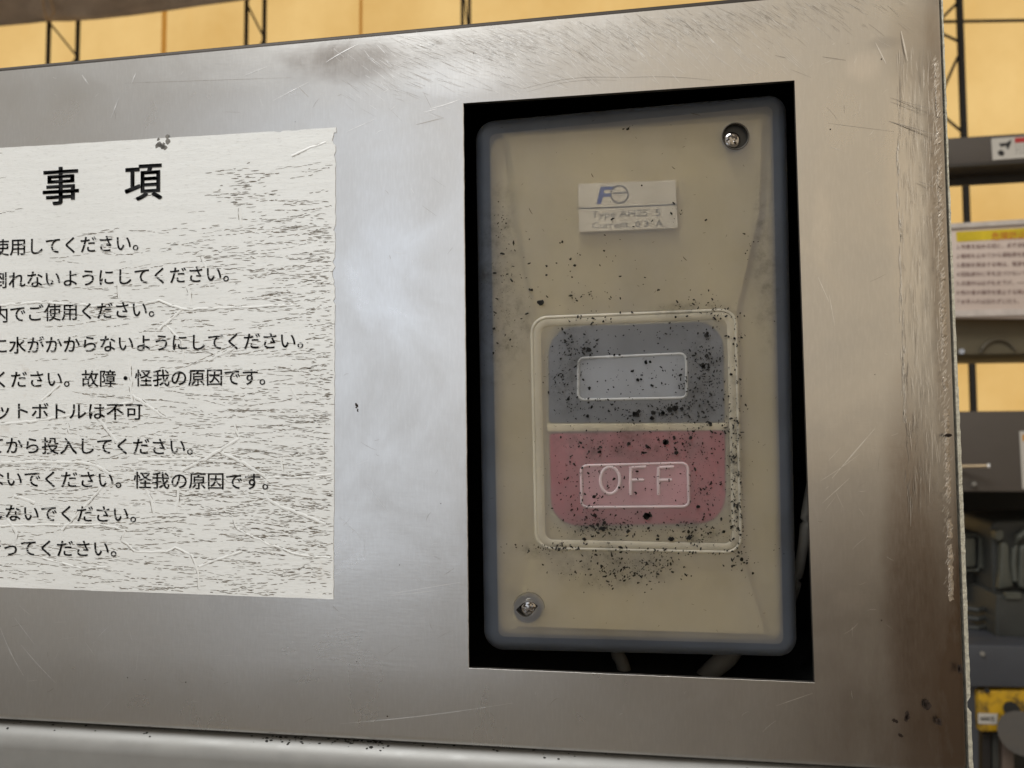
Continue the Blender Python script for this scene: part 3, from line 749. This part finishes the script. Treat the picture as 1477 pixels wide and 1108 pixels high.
# dirt in the fine horizontal cracks
s = Sl(-hd-.000025)
def dens(x, y):
    d = .12+.88*min(1, max(0, (x-40)/380))*min(1, max(0, (y-225)/140))
    if y > 590: d = max(d, .42+.55*min(1, max(0, x/330)))
    if y < 330 and x < 290: d *= .12
    if y < 235: d *= .25
    if x > 330 and y > 640: d = 1.25
    return d
def inl(x, y): return x < 481 and 217-.06*x+3 < y < 844+.0365*x
nst = 0
while nst < 1250:
    x, y = random.uniform(-60, 478), random.uniform(215, 858)
    if random.random() > dens(x, y)/1.25 or not inl(x, y): continue
    nst += 1
    # a train of dashes running nearly level
    n = random.choice((1,1,2,3,4,6,9)); an = math.tan(R(random.gauss(-3 if y < 560 else 1.5, 4))); xx_ = x
    for k in range(n):
        ln = random.uniform(3, 13); yy_ = y+(xx_-x)*an+random.gauss(0,.5)
        if inl(xx_+ln, yy_) and inl(xx_, yy_):
            s.sliver(xx_, yy_, xx_+ln, yy_+ln*an+random.gauss(0,.3), random.uniform(.45,1.3), random.gauss(0,.5), 3)
        xx_ += ln+random.choice((.2, .5, 1., 3., 5.)); an += random.gauss(0,.03)
for _ in range(260):   # short ticks crowding the right edge
    y = random.uniform(300, 855); x = random.uniform(440, 476)
    s.sliver(x, y, x+random.uniform(3,9), y+random.gauss(0,.6), random.uniform(.5,1.3), 0, 2)
for cx_, cy_, nn_ in ((352,255,26),(345,275,26),(350,292,22),(140,452,18),(148,446,12),(410,722,10),(165,268+160,6)):
    for _ in range(nn_):
        x, y = random.gauss(cx_,18 if nn_ > 20 else 8), random.gauss(cy_,5)
        s.sliver(x, y, x+random.uniform(4,12), y+random.gauss(0,.5)-.5, random.uniform(.7,1.5), 0, 2)
fl_ = Sl(-hd-.00010)
for (tx, i0, x0, y0, i1, x1, y1) in lines:
    for _ in range(int(len(tx)*7)):
        x = random.uniform(0, x1+20); y = y0+(y1-y0)*(x-x0)/(x1-x0)+random.uniform(-13,12)
        if inl(x+9, y): fl_.sliver(x, y, x+random.uniform(3,10), y+random.gauss(0,.5), random.uniform(.35,1.0), 0, 2)
T('label_flakes', fl_.v, fl_.f, M['label_ridge'], kind='stuff')
T('crack_marks', s.v, s.f, M['crack'], kind='stuff')
# raised wrinkles
wr = [[(0,440),(60,436),(120,440),(190,442),(230,433),(262,446),(330,444),(430,440)], [(230,475),(262,446)], [(236,466),(262,492),(266,520)],
 [(0,612),(60,606),(120,596),(190,580),(186,520)], [(190,570),(238,602)], [(97,610),(100,625)], [(0,668),(60,666),(130,668),(165,686)],
 [(262,680),(314,651),(352,668),(385,690),(382,715),(398,728),(470,756)], [(314,651),(345,632)], [(345,630),(338,612)], [(210,706),(218,722),(222,740)], [(258,700),(254,740)],
 [(336,750),(342,763),(380,782),(430,800),(476,805)], [(0,758),(150,757),(180,765),(176,780),(195,796),(240,796),(252,790),(276,800),(284,820),(287,850)],
 [(160,818),(118,820),(40,800)], [(90,765),(150,700)], [(350,795),(300,812),(287,818)], [(60,578),(86,555)], [(10,748),(24,770),(18,800)],
 [(420,560),(430,575)],[(406,660),(408,680)],[(340,500),(300,520)],[(420,225),(470,205)],[(345,300),(347,325)],[(290,370),(300,395)],[(170,410),(172,430)],[(272,415),(274,440)],
 [(330,690),(440,688),(478,684)],[(20,715),(50,726)],[(140,600),(170,640)],[(200,664),(262,662),(310,664)]]
vs, fs = [], []
dl = Sl(-hd-.00007)
for pl in wr:
    # resample + wobble
    pts = []
    for k in range(len(pl)-1):
        n = max(2, int(math.dist(pl[k], pl[k+1])/7))
        for q in range(n): pts.append((lerp(pl[k][0],pl[k+1][0],q/n)+random.gauss(0,.7), lerp(pl[k][1],pl[k+1][1],q/n)+random.gauss(0,.5)))
    pts.append(pl[-1])
    wd = random.uniform(2.6, 4.6)
    v_, f_ = sweep(pts, wd, -hd, .000045, False); o_ = len(vs); vs += v_; fs += [tuple(i_+o_ for i_ in f) for f in f_]
    for k in range(len(pts)-1):
        if random.random() < .62:
            a_, b_ = Vector(pts[k]), Vector(pts[k+1]); d_ = (b_-a_)
            if d_.length < .1: continue
            n_ = Vector((-d_.y, d_.x)).normalized()*(wd*.56)*(1 if random.random() < .75 else -1)
            dl.sliver(*(a_+n_), *(b_+n_), random.uniform(.5,1.), 0, 2)
T('wrinkles', vs, fs, M['label_ridge'], True, kind='stuff')
T('wrinkle_dirt', dl.v, dl.f, M['crack'], kind='stuff')

# ------------------------------------------------------------------ silicone cover and the push button switch inside it
YC = .0040                 # depth of the cover's face behind the panel face
OC = [(683,171), (1137,130), (1153,952), (696,941)]
def P4(q, Y): return P(q.x, q.y, Y)
def ratio(Y): return 1.
sc = empty('silicone_cover', 'milky silicone cover with raised OFF window, sooty specks and two screw holes', 'switch cover', P(920, 950, YC)); T = Things(sc)
NR = 14
fil = .0030
loops = []
rimprof = [(0,.034,'s'),(0,.010,'s'),(0,fil*1.0,'s')]
steps = [(0, .034), (0, .012), (0, fil)] + [(1-math.cos(R(a_)), 1-math.sin(R(a_))) for a_ in ()]
def loop(ins_px, depth, rad):
    pts = rrect(inset(OC, ins_px), rad, NR)
    # place on the face plane, then push straight back so the sides run parallel
    return [Vector((p.x, YC+depth, p.z)) for p in (P4(q, YC) for q in pts)]
spec = [(0,.034,28),(0,.012,28),(0,.0030,28)]
for a_ in range(15, 91, 15): spec.append((16*(1-math.cos(R(a_))), .0030*(1-math.sin(R(a_))), 28-14*(1-math.cos(R(a_)))))
spec.append((23, -.00003, 10)); 
lp = [loop(*q) for q in spec]
n = len(lp[0]); vs = [v for l_ in lp for v in l_]
fs = []
for i in range(len(lp)-1):
    for k in range(n): fs.append((i*n+k, (i+1)*n+k, (i+1)*n+(k+1) % n, i*n+(k+1) % n))
T('rim', vs, fs, M['sil_edge'], True)
# face with two holes
face_out = lp[-1]
def circ(cx_, cy_, rr2, n=28, Y=YC): return [P(cx_+rr2*math.cos(2*math.pi*k/n), cy_+rr2*math.sin(2*math.pi*k/n), Y) for k in range(n)]
def lens_pts(n=24):
    # crescent opening of the lower screw hole
    out_ = []
    for k in range(n): 
        tt_ = k/n
        if tt_ < .5: q = tt_*2; out_.append((744+q*32, 880-9*math.sin(math.pi*q)+(-6*q)))
        else: q = (tt_-.5)*2; out_.append((776-q*32, 874+6*q+13*math.sin(math.pi*q)))
    return out_
lensp = lens_pts()
bm = bmesh.new()
def addloop(pts):
    v = [bm.verts.new((p.x, YC-.00003, p.z)) for p in pts]
    return [bm.edges.new((v[k], v[(k+1) % len(v)])) for k in range(len(v))]
es = addloop(face_out) + addloop(circ(1060.5,197,18.5)) + addloop([P(x,y,YC) for x,y in lensp])
bmesh.ops.triangle_fill(bm, use_beauty=True, use_dissolve=False, edges=es)
bmesh.ops.recalc_face_normals(bm, faces=bm.faces)
me = bpy.data.meshes.new('face'); bm.to_mesh(me); bm.free()
fo = link('face', me, M['sil']); setparent(fo, sc)
def wallring(pts, y0, y1):
    n = len(pts); v = [Vector((p.x,y0,p.z)) for p in pts]+[Vector((p.x,y1,p.z)) for p in pts]
    return v, [(i,(i+1) % n,(i+1) % n+n,i+n) for i in range(n)]
M['holewall'] = simple('shaded_hole_silicone', (.05,.042,.03), .5)  # hole sides coloured dark for the shade of a deeper hole
T('hole_wall', *wallring(circ(1060.5,197,18.5), YC-.00002, YC+.0016), M['holewall'], True)
T('hole_wall', *wallring([P(x,y,YC) for x,y in lensp], YC-.00002, YC+.0010), M['holewall'], True)
# hole lip of the upper screw, and dimple of the lower one
v_, f_ = sweep([(1061+19*math.cos(th/30*2*math.pi), 196.5+19*math.sin(th/30*2*math.pi)) for th in range(30)], 2.0, YC, .00012); T('hole_lip', v_, f_, M['holewall'], True)
dim = []
s = Sl(YC-.00006)
# slumped grey flap above the crescent
fl = [(763+23*math.cos(R(a_)), 877-23*math.sin(R(a_))) for a_ in range(-12, 198, 10)]
up = lensp[:13]
vs = []; fs = []
nn = len(fl)
for k in range(nn):
    o_ = fl[nn-1-k]; ii = lensp[min(12, int(round(k*12/(nn-1))))]
    for q in range(5):
        tt_ = q/4; x, y = lerp(o_[0],ii[0],tt_), lerp(o_[1],ii[1],tt_)
        vs.append(P(x, y, YC-.0001+.0006*math.sin(tt_*math.pi*.5)))
for k in range(nn-1):
    for q in range(4): fs.append((k*5+q, k*5+q+1, (k+1)*5+q+1, (k+1)*5+q))
T('dimple', vs, fs, silicone('grey_dimple', (.12,.115,.10), .5, .3), True)
# raised window frame around the buttons (two ridges with a flat between)
FR = [(767,459), (1061,447), (1069,797), (774,791)]
T('window_frame', *sweep(rrect(FR, 22, 8), 5, YC, .00022), silicone('frame_ridge', (.62,.58,.48), .55, .3), True)
FI = [(785,468), (1046,457), (1053,784), (789,778)]
T('window_frame', *sweep(rrect(inset(FR,7), 17, 8), 12, YC, .00014, True, [(-.5,0),(-.4,.9),(0,.8),(.4,.9),(.5,0)]), silicone('frame_flat', (.66,.61,.50), .42, .3), True)
T('embossed_outline', *sweep(rrect([(834,517),(989,510),(991,574),(834,577)], 9, 6), 4.2, YC, .00014), M['sil_ridge'], True)
T('embossed_outline', *sweep(rrect([(838,672),(992,668),(994,731),(839,732)], 9, 6), 4.2, YC, .00014), M['sil_ridge2'], True)
nO = 26
T('embossed_letter', *sweep([(880+14*math.cos(2*math.pi*k/nO), 693+19.5*math.sin(2*math.pi*k/nO)) for k in range(nO)], 4.8, YC, .00014), M['sil_ridge2'], True, label='embossed letter O')
for xo in (0, 40):
    vs, fs = [], []
    for pl in ([(910+xo,673.5),(909.5+xo,693),(910+xo,714)], [(911+xo,674.5),(932+xo,673.5)], [(911+xo,692.8),(929+xo,692.6)]):
        v_, f_ = sweep(pl, 4.8, YC, .00014, False); o_ = len(vs); vs += v_; fs += [tuple(i_+o_ for i_ in f) for f in f_]
    T('embossed_letter', vs, fs, M['sil_ridge2'], True, label='embossed letter F')
# soot specks
s = Sl(YC-.00030)
def cl(cx_, cy_, sx, sy, n, r0=.5, r1=1.3):
    for _ in range(n if n < 3 else int(n*.72)):
        s.blob(random.gauss(cx_,sx), random.gauss(cy_,sy), random.triangular(r0, r1, r0), random.choice((5,6,7)), .45, random.uniform(1,2.2), random.uniform(0,3.14))
for _ in range(230): cl(random.uniform(795,1045), random.uniform(470,775), 0, 0, 1, .4, 1.5)
for q in ((822,500,9,14,60),(850,500,14,8,40),(815,550,14,22,90),(1018,510,10,12,60),(1010,535,14,18,70),(1015,575,14,18,80),(1028,545,9,20,60),(860,590,30,7,60),(965,595,35,9,110),(970,592,14,6,60),(1045,615,18,9,40),
          (860,640,22,10,55),(965,640,34,12,70),(1010,645,18,9,50),(825,700,10,22,60),(1018,700,16,26,80),(975,545,16,12,38),(925,545,25,14,22),(870,690,20,22,35),(855,752,22,14,120),(865,765,18,9,70),
          (905,757,12,8,35),(1000,765,24,14,90),(945,770,50,8,45),(1060,700,6,50,150),(1064,760,6,22,90),(1062,500,7,26,40),(1060,600,8,40,55),(800,790,24,3,60),(1000,795,60,4,60),(850,792,60,4,50),
          (890,822,50,14,150),(925,818,24,12,80),(880,825,14,9,60),(955,812,18,6,40),(1068,810,12,7,30),(850,458,18,5,30),(1000,440,22,12,50),(1035,448,9,7,30),(960,470,70,14,40),(850,425,22,4,30),
          (735,430,14,30,26),(718,460,12,35,26),(735,360,10,22,12),(722,320,4,10,26),(1085,380,6,26,9),(1078,350,4,20,8),(900,360,90,50,40),(980,310,8,10,10),(900,186,6,6,3),(820,400,40,20,26)):
    cl(*q, .4, 1.75)
for (x, y, rr2) in ((780,436,3.6),(767,418,2.6),(788,384,1.6),(788,397,1.5),(829,383,1.6),(871,362,1.5),(849,505,3.4),(842,503,2.4),(913,535,2.3),(850,560,1.9),(920,548,2.),(925,547,1.6),(941,556,2.4),(931,523,2.3),(937,522,1.8),
        (918,597,4.0),(915,598,3.6),(921,593,2.6),(943,596,3.2),(941,603,2.6),(956,596,3.0),(966,592,4.0),(974,590,4.2),(984,590,3.),(886,512,1.5),(893,512,1.5),(865,652,2.4),(907,640,2.8),(960,638,3.6),(933,644,2.6),(976,653,3.),(975,648,2.),
        (973,631,2.),(985,641,1.8),(996,631,2.4),(856,716,2.6),(893,704,1.6),(917,711,2.1),(919,680,1.6),(885,691,1.9),(934,744,5.),(931,746,3.),(870,763,3.2),(862,757,3.),(872,754,2.6),(858,744,2.6),(968,777,3.4),(948,778,1.9),
        (935,762,2.2),(906,766,2.4),(894,789,2.4),(843,778,2.2),(1007,731,2.6),(994,767,2.6),(995,776,3.),(1044,766,2.4),(1059,488,1.8),(1058,496,1.8),(1054,540,1.6),(905,186,2.),(870,464,1.6),(975,458,2.),(1024,612,2.4),(1000,622,2.),(1070,807,2.6),(1086,827,1.8),
        (1020,484,3.),(1015,528,3.),(1022,530,2.4),(820,576,2.),(847,600,2.),(878,593,1.6)):
    for _ in range(3): s.blob(x+random.gauss(0,rr2*.3), y+random.gauss(0,rr2*.25), rr2*random.uniform(.6,.95), 9, .3, random.uniform(1,1.4), random.uniform(0,3))
spk = s
s = Sl(YC-.00028)
for _ in range(1500):
    q = random.choice(((820,530,16,40),(1015,540,20,40),(965,597,34,10),(860,760,30,14),(1000,768,32,12),(1062,640,6,80),(890,820,44,14),(730,440,14,40),(940,640,70,14),(880,690,60,30),(1010,700,20,30),(905,600,70,60)))
    s.blob(random.gauss(q[0],q[2]), random.gauss(q[1],q[3]), random.uniform(.2,.55), 4, .5, random.uniform(1,2), random.uniform(0,3))
T('fine_soot', s.v, s.f, M['soot'], kind='stuff'); s = spk
o = T('soot_specks', s.v, s.f, M['soot'], kind='stuff')
# hairs and scuffs
s = Sl(YC-.00008)
for (a_, b_, c_, d_) in ((903,187,909,182),(996,163,1010,166),(969,240,974,244),(853,250,856,256),(763,300,768,309),(985,370,991,376)): s.sliver(a_, b_, c_, d_, 1.2, .5)
for _ in range(120):
    x, y = random.uniform(710,1120), random.uniform(170,920); an = random.uniform(0,3.14); ln = random.uniform(1.5,5); s.sliver(x, y, x+ln*math.cos(an), y+ln*math.sin(an), .5)
T('scuffs', s.v, s.f, simple('brown_scuff', (.12,.10,.07), .7), kind='stuff')

# the switch itself
sw = empty('push_button_switch', 'beige push button switch with grey and red buttons inside the silicone cover', 'switch', P(920, 930, .03)); T = Things(sw)
YB0 = YC+.0031
def ext(poly_px, y0, y1): 
    pts = [P(q[0], q[1], YC) for q in poly_px]; return prism(pts, y0, y1)
bd = T('body', *ext(rrect(inset(OC, 18), 18, 6), YB0, YC+.0300), M['beige'])
# raised central land, narrow beside the buttons and wide at both ends
land = [(722,186),(1112,160),(1108,300),(1072,450),(1078,800),(1112,905),(1116,926),(735,914),(738,885),(768,800),(764,455),(735,300)]
cen = Vector((920,540))
lo = [P(q[0], q[1], YC) for q in land]
hi_px = [(q[0]+(cen.x-q[0])*.06, q[1]+(cen.y-q[1])*.02) for q in land]
hi = [P(q[0], q[1], YC) for q in hi_px]; n = len(land)
vs = [Vector((p.x, YC+.0017, p.z)) for p in hi]+[Vector((p.x, YB0-.00001, p.z)) for p in lo]
fs = [tuple(range(n))]+[(i,(i+1) % n,(i+1) % n+n,i+n) for i in range(n)]
bevel_obj(bd, .0020, 4)
T('front_land', vs, fs, M['beige'])
Yb = YC+.0009
bevel_obj(T('push_button', *ext(rrect([(790,472),(1044,462),(1046,609),(791,610)], [38,38,5,5], 6), Yb, Yb+.001), M['grey_button'], label='dark grey upper button'), .0004, 3)
bevel_obj(T('push_button', *ext(rrect([(792,625),(1047,620),(1048,756),(794,760)], [5,5,40,40], 6), Yb, Yb+.001), M['red_button'], label='red OFF button'), .0004, 3)
bevel_obj(T('button_divider', *ext(rrect([(788,611.5),(1048,610.5),(1049,621),(789,623)], 3, 3), Yb-.0003, Yb+.0009), simple('pale_beige_divider', (.80,.70,.46), .5)), .0002, 2)
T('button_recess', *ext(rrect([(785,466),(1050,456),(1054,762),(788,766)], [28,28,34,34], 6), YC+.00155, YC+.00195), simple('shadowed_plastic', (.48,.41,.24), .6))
# paler window plates of the buttons
T('button_window', *ext(rrect([(836,519),(987,512),(989,572),(836,575)], 8, 4), Yb-.0004, Yb-.00002), simple('pale_grey_window', (.38,.42,.50), .5), label='pale grey window')
T('button_window', *ext(rrect([(840,674),(990,670),(992,729),(841,730)], 8, 4), Yb-.0004, Yb-.00002), simple('pale_pink_window', (.72,.30,.36), .5), label='pale pink window')
# rating plate, resting against the silicone
Yp = YC+.00006
rp = T('rating_plate', *quadbox([(834,265.5),(974,259.5),(977.5,328.5),(835,334.5)], Yp, Yp+.0011), M['plate'])
Yi = Yp-.00002
def sub(name, vs, fs, mat, label=None):
    o = mk(name, vs, fs, mat, rp)
    if label: o['label'] = label
    return o
sub('logo_letter', [P(x,y,Yi) for x,y in ((860.5,294.5),(866,270.5),(868,269.2),(885.5,268.8),(884.3,273.6),(872,274),(871,278.8),(881,278.6),(880,283.8),(869.8,284.2),(867,294.2))], [tuple(range(11))], M['blue_ink'], 'blue slanted logo letter F')
sub('logo_ring', *sweep([(893.5+12.5*math.cos(k/24*2*math.pi), 280.5+12.5*math.sin(k/24*2*math.pi)) for k in range(24)], 1.9, Yi, .00001), M['line_ink'])
sub('logo_bar', *sweep([(884,278.6),(895,278.6),(906,277.2)], 1.8, Yi, .00001, False), M['line_ink'])
sub('divider_line', *sweep([(834.5,301),(900,298.6),(976,295)], 1.7, Yi, .00001, False), M['line_ink'])
def subtext(tx, x, y, sz, slope, mat, asp=1.):
    gv, gf = glyphs(tx, 1, .0, 2)
    sub('plate_text', [P(x+uu*sz*asp, y+slope*uu*sz-vv_*sz, Yi) for uu, vv_ in gv], gf, mat)
subtext('Type AH25  5', 853, 314.5, 14, -.04, M['faint_ink'], 1.25)
subtext('Current  0 3  A', 853, 329.5, 12.5, -.04, M['faint_ink'], 1.3)
# screws
def screw(cx_, cy_, rpx, Y, rot):
    c_ = P(cx_, cy_, Y); rr2 = rpx*PX
    vs, fs = [], []; nseg, rings = 32, 7
    for i in range(rings+1):
        tt_ = i/rings; ra = rr2*math.sin(tt_*math.pi/2)
        for k in range(nseg):
            th = 2*math.pi*k/nseg
            y = -.0009*math.cos(tt_*math.pi/2)
            # cross recess
            ax, az = ra*math.cos(th-rot), ra*math.sin(th-rot)
            if (abs(ax) < rr2*.17 and abs(az) < rr2*.6) or (abs(az) < rr2*.17 and abs(ax) < rr2*.6): y += .0007
            vs.append(c_+Vector((ra*math.cos(th), y, ra*math.sin(th))))
    for i in range(rings):
        for k in range(nseg): fs.append((i*nseg+k, (i+1)*nseg+k, (i+1)*nseg+(k+1) % nseg, i*nseg+(k+1) % nseg))
    T('screw', vs, fs, M['screw'])
T('hole_shade_disc', *[q for q in (circ(1061,197,19.5,28,YC+.0011), [tuple(range(28))])], simple('bore_shade', (.008,.007,.005), .4))  # flat black discs painting the shade inside the screw holes
T('hole_shade_disc', *[q for q in (circ(761,879,20,28,YC+.0011), [tuple(range(28))])], simple('bore_shade2', (.008,.007,.006), .4))
screw(1055,203,12.5,YC+.00105,.4); screw(763,876,13.5,YC+.00105,.9)

# cables inside the box
def cable(pts, rad, label):
    vs, fs = tube(pts, rad, 12); tag(mk('cable', vs, fs, M['cable'], None, True), label, 'cable', 'cables of the switch')
def smooth(pp, n=6):
    o_ = []
    for i in range(len(pp)-1):
        p0_, p1_, p2_, p3_ = pp[max(0,i-1)], pp[i], pp[i+1], pp[min(len(pp)-1,i+2)]
        for k in range(n):
            t_ = k/n; o_.append(.5*((2*p1_)+(-p0_+p2_)*t_+(2*p0_-5*p1_+4*p2_-p3_)*t_*t_+(-p0_+3*p1_-3*p2_+p3_)*t_**3))
    return o_+[pp[-1]]
cable(smooth([P(892,915,.03),P(890,940,.028),P(897,955,.026),P(904,980,.026),P(912,1010,.03)]), .0018, 'short grey cable leaving the bottom of the switch at mid width')
cable(smooth([P(1066,920,.028),P(1052,945,.025),P(1035,960,.024),P(1015,980,.026),P(985,1020,.03)]), .0026, 'thicker grey cable slanting left below the switch\'s right corner')
cable(smooth([P(1128,900,.03),P(1146,850,.022),P(1158,790,.018),P(1163,740,.02),P(1172,690,.03)]), .0013, 'dark grey cable curving in the gap right of the cover')
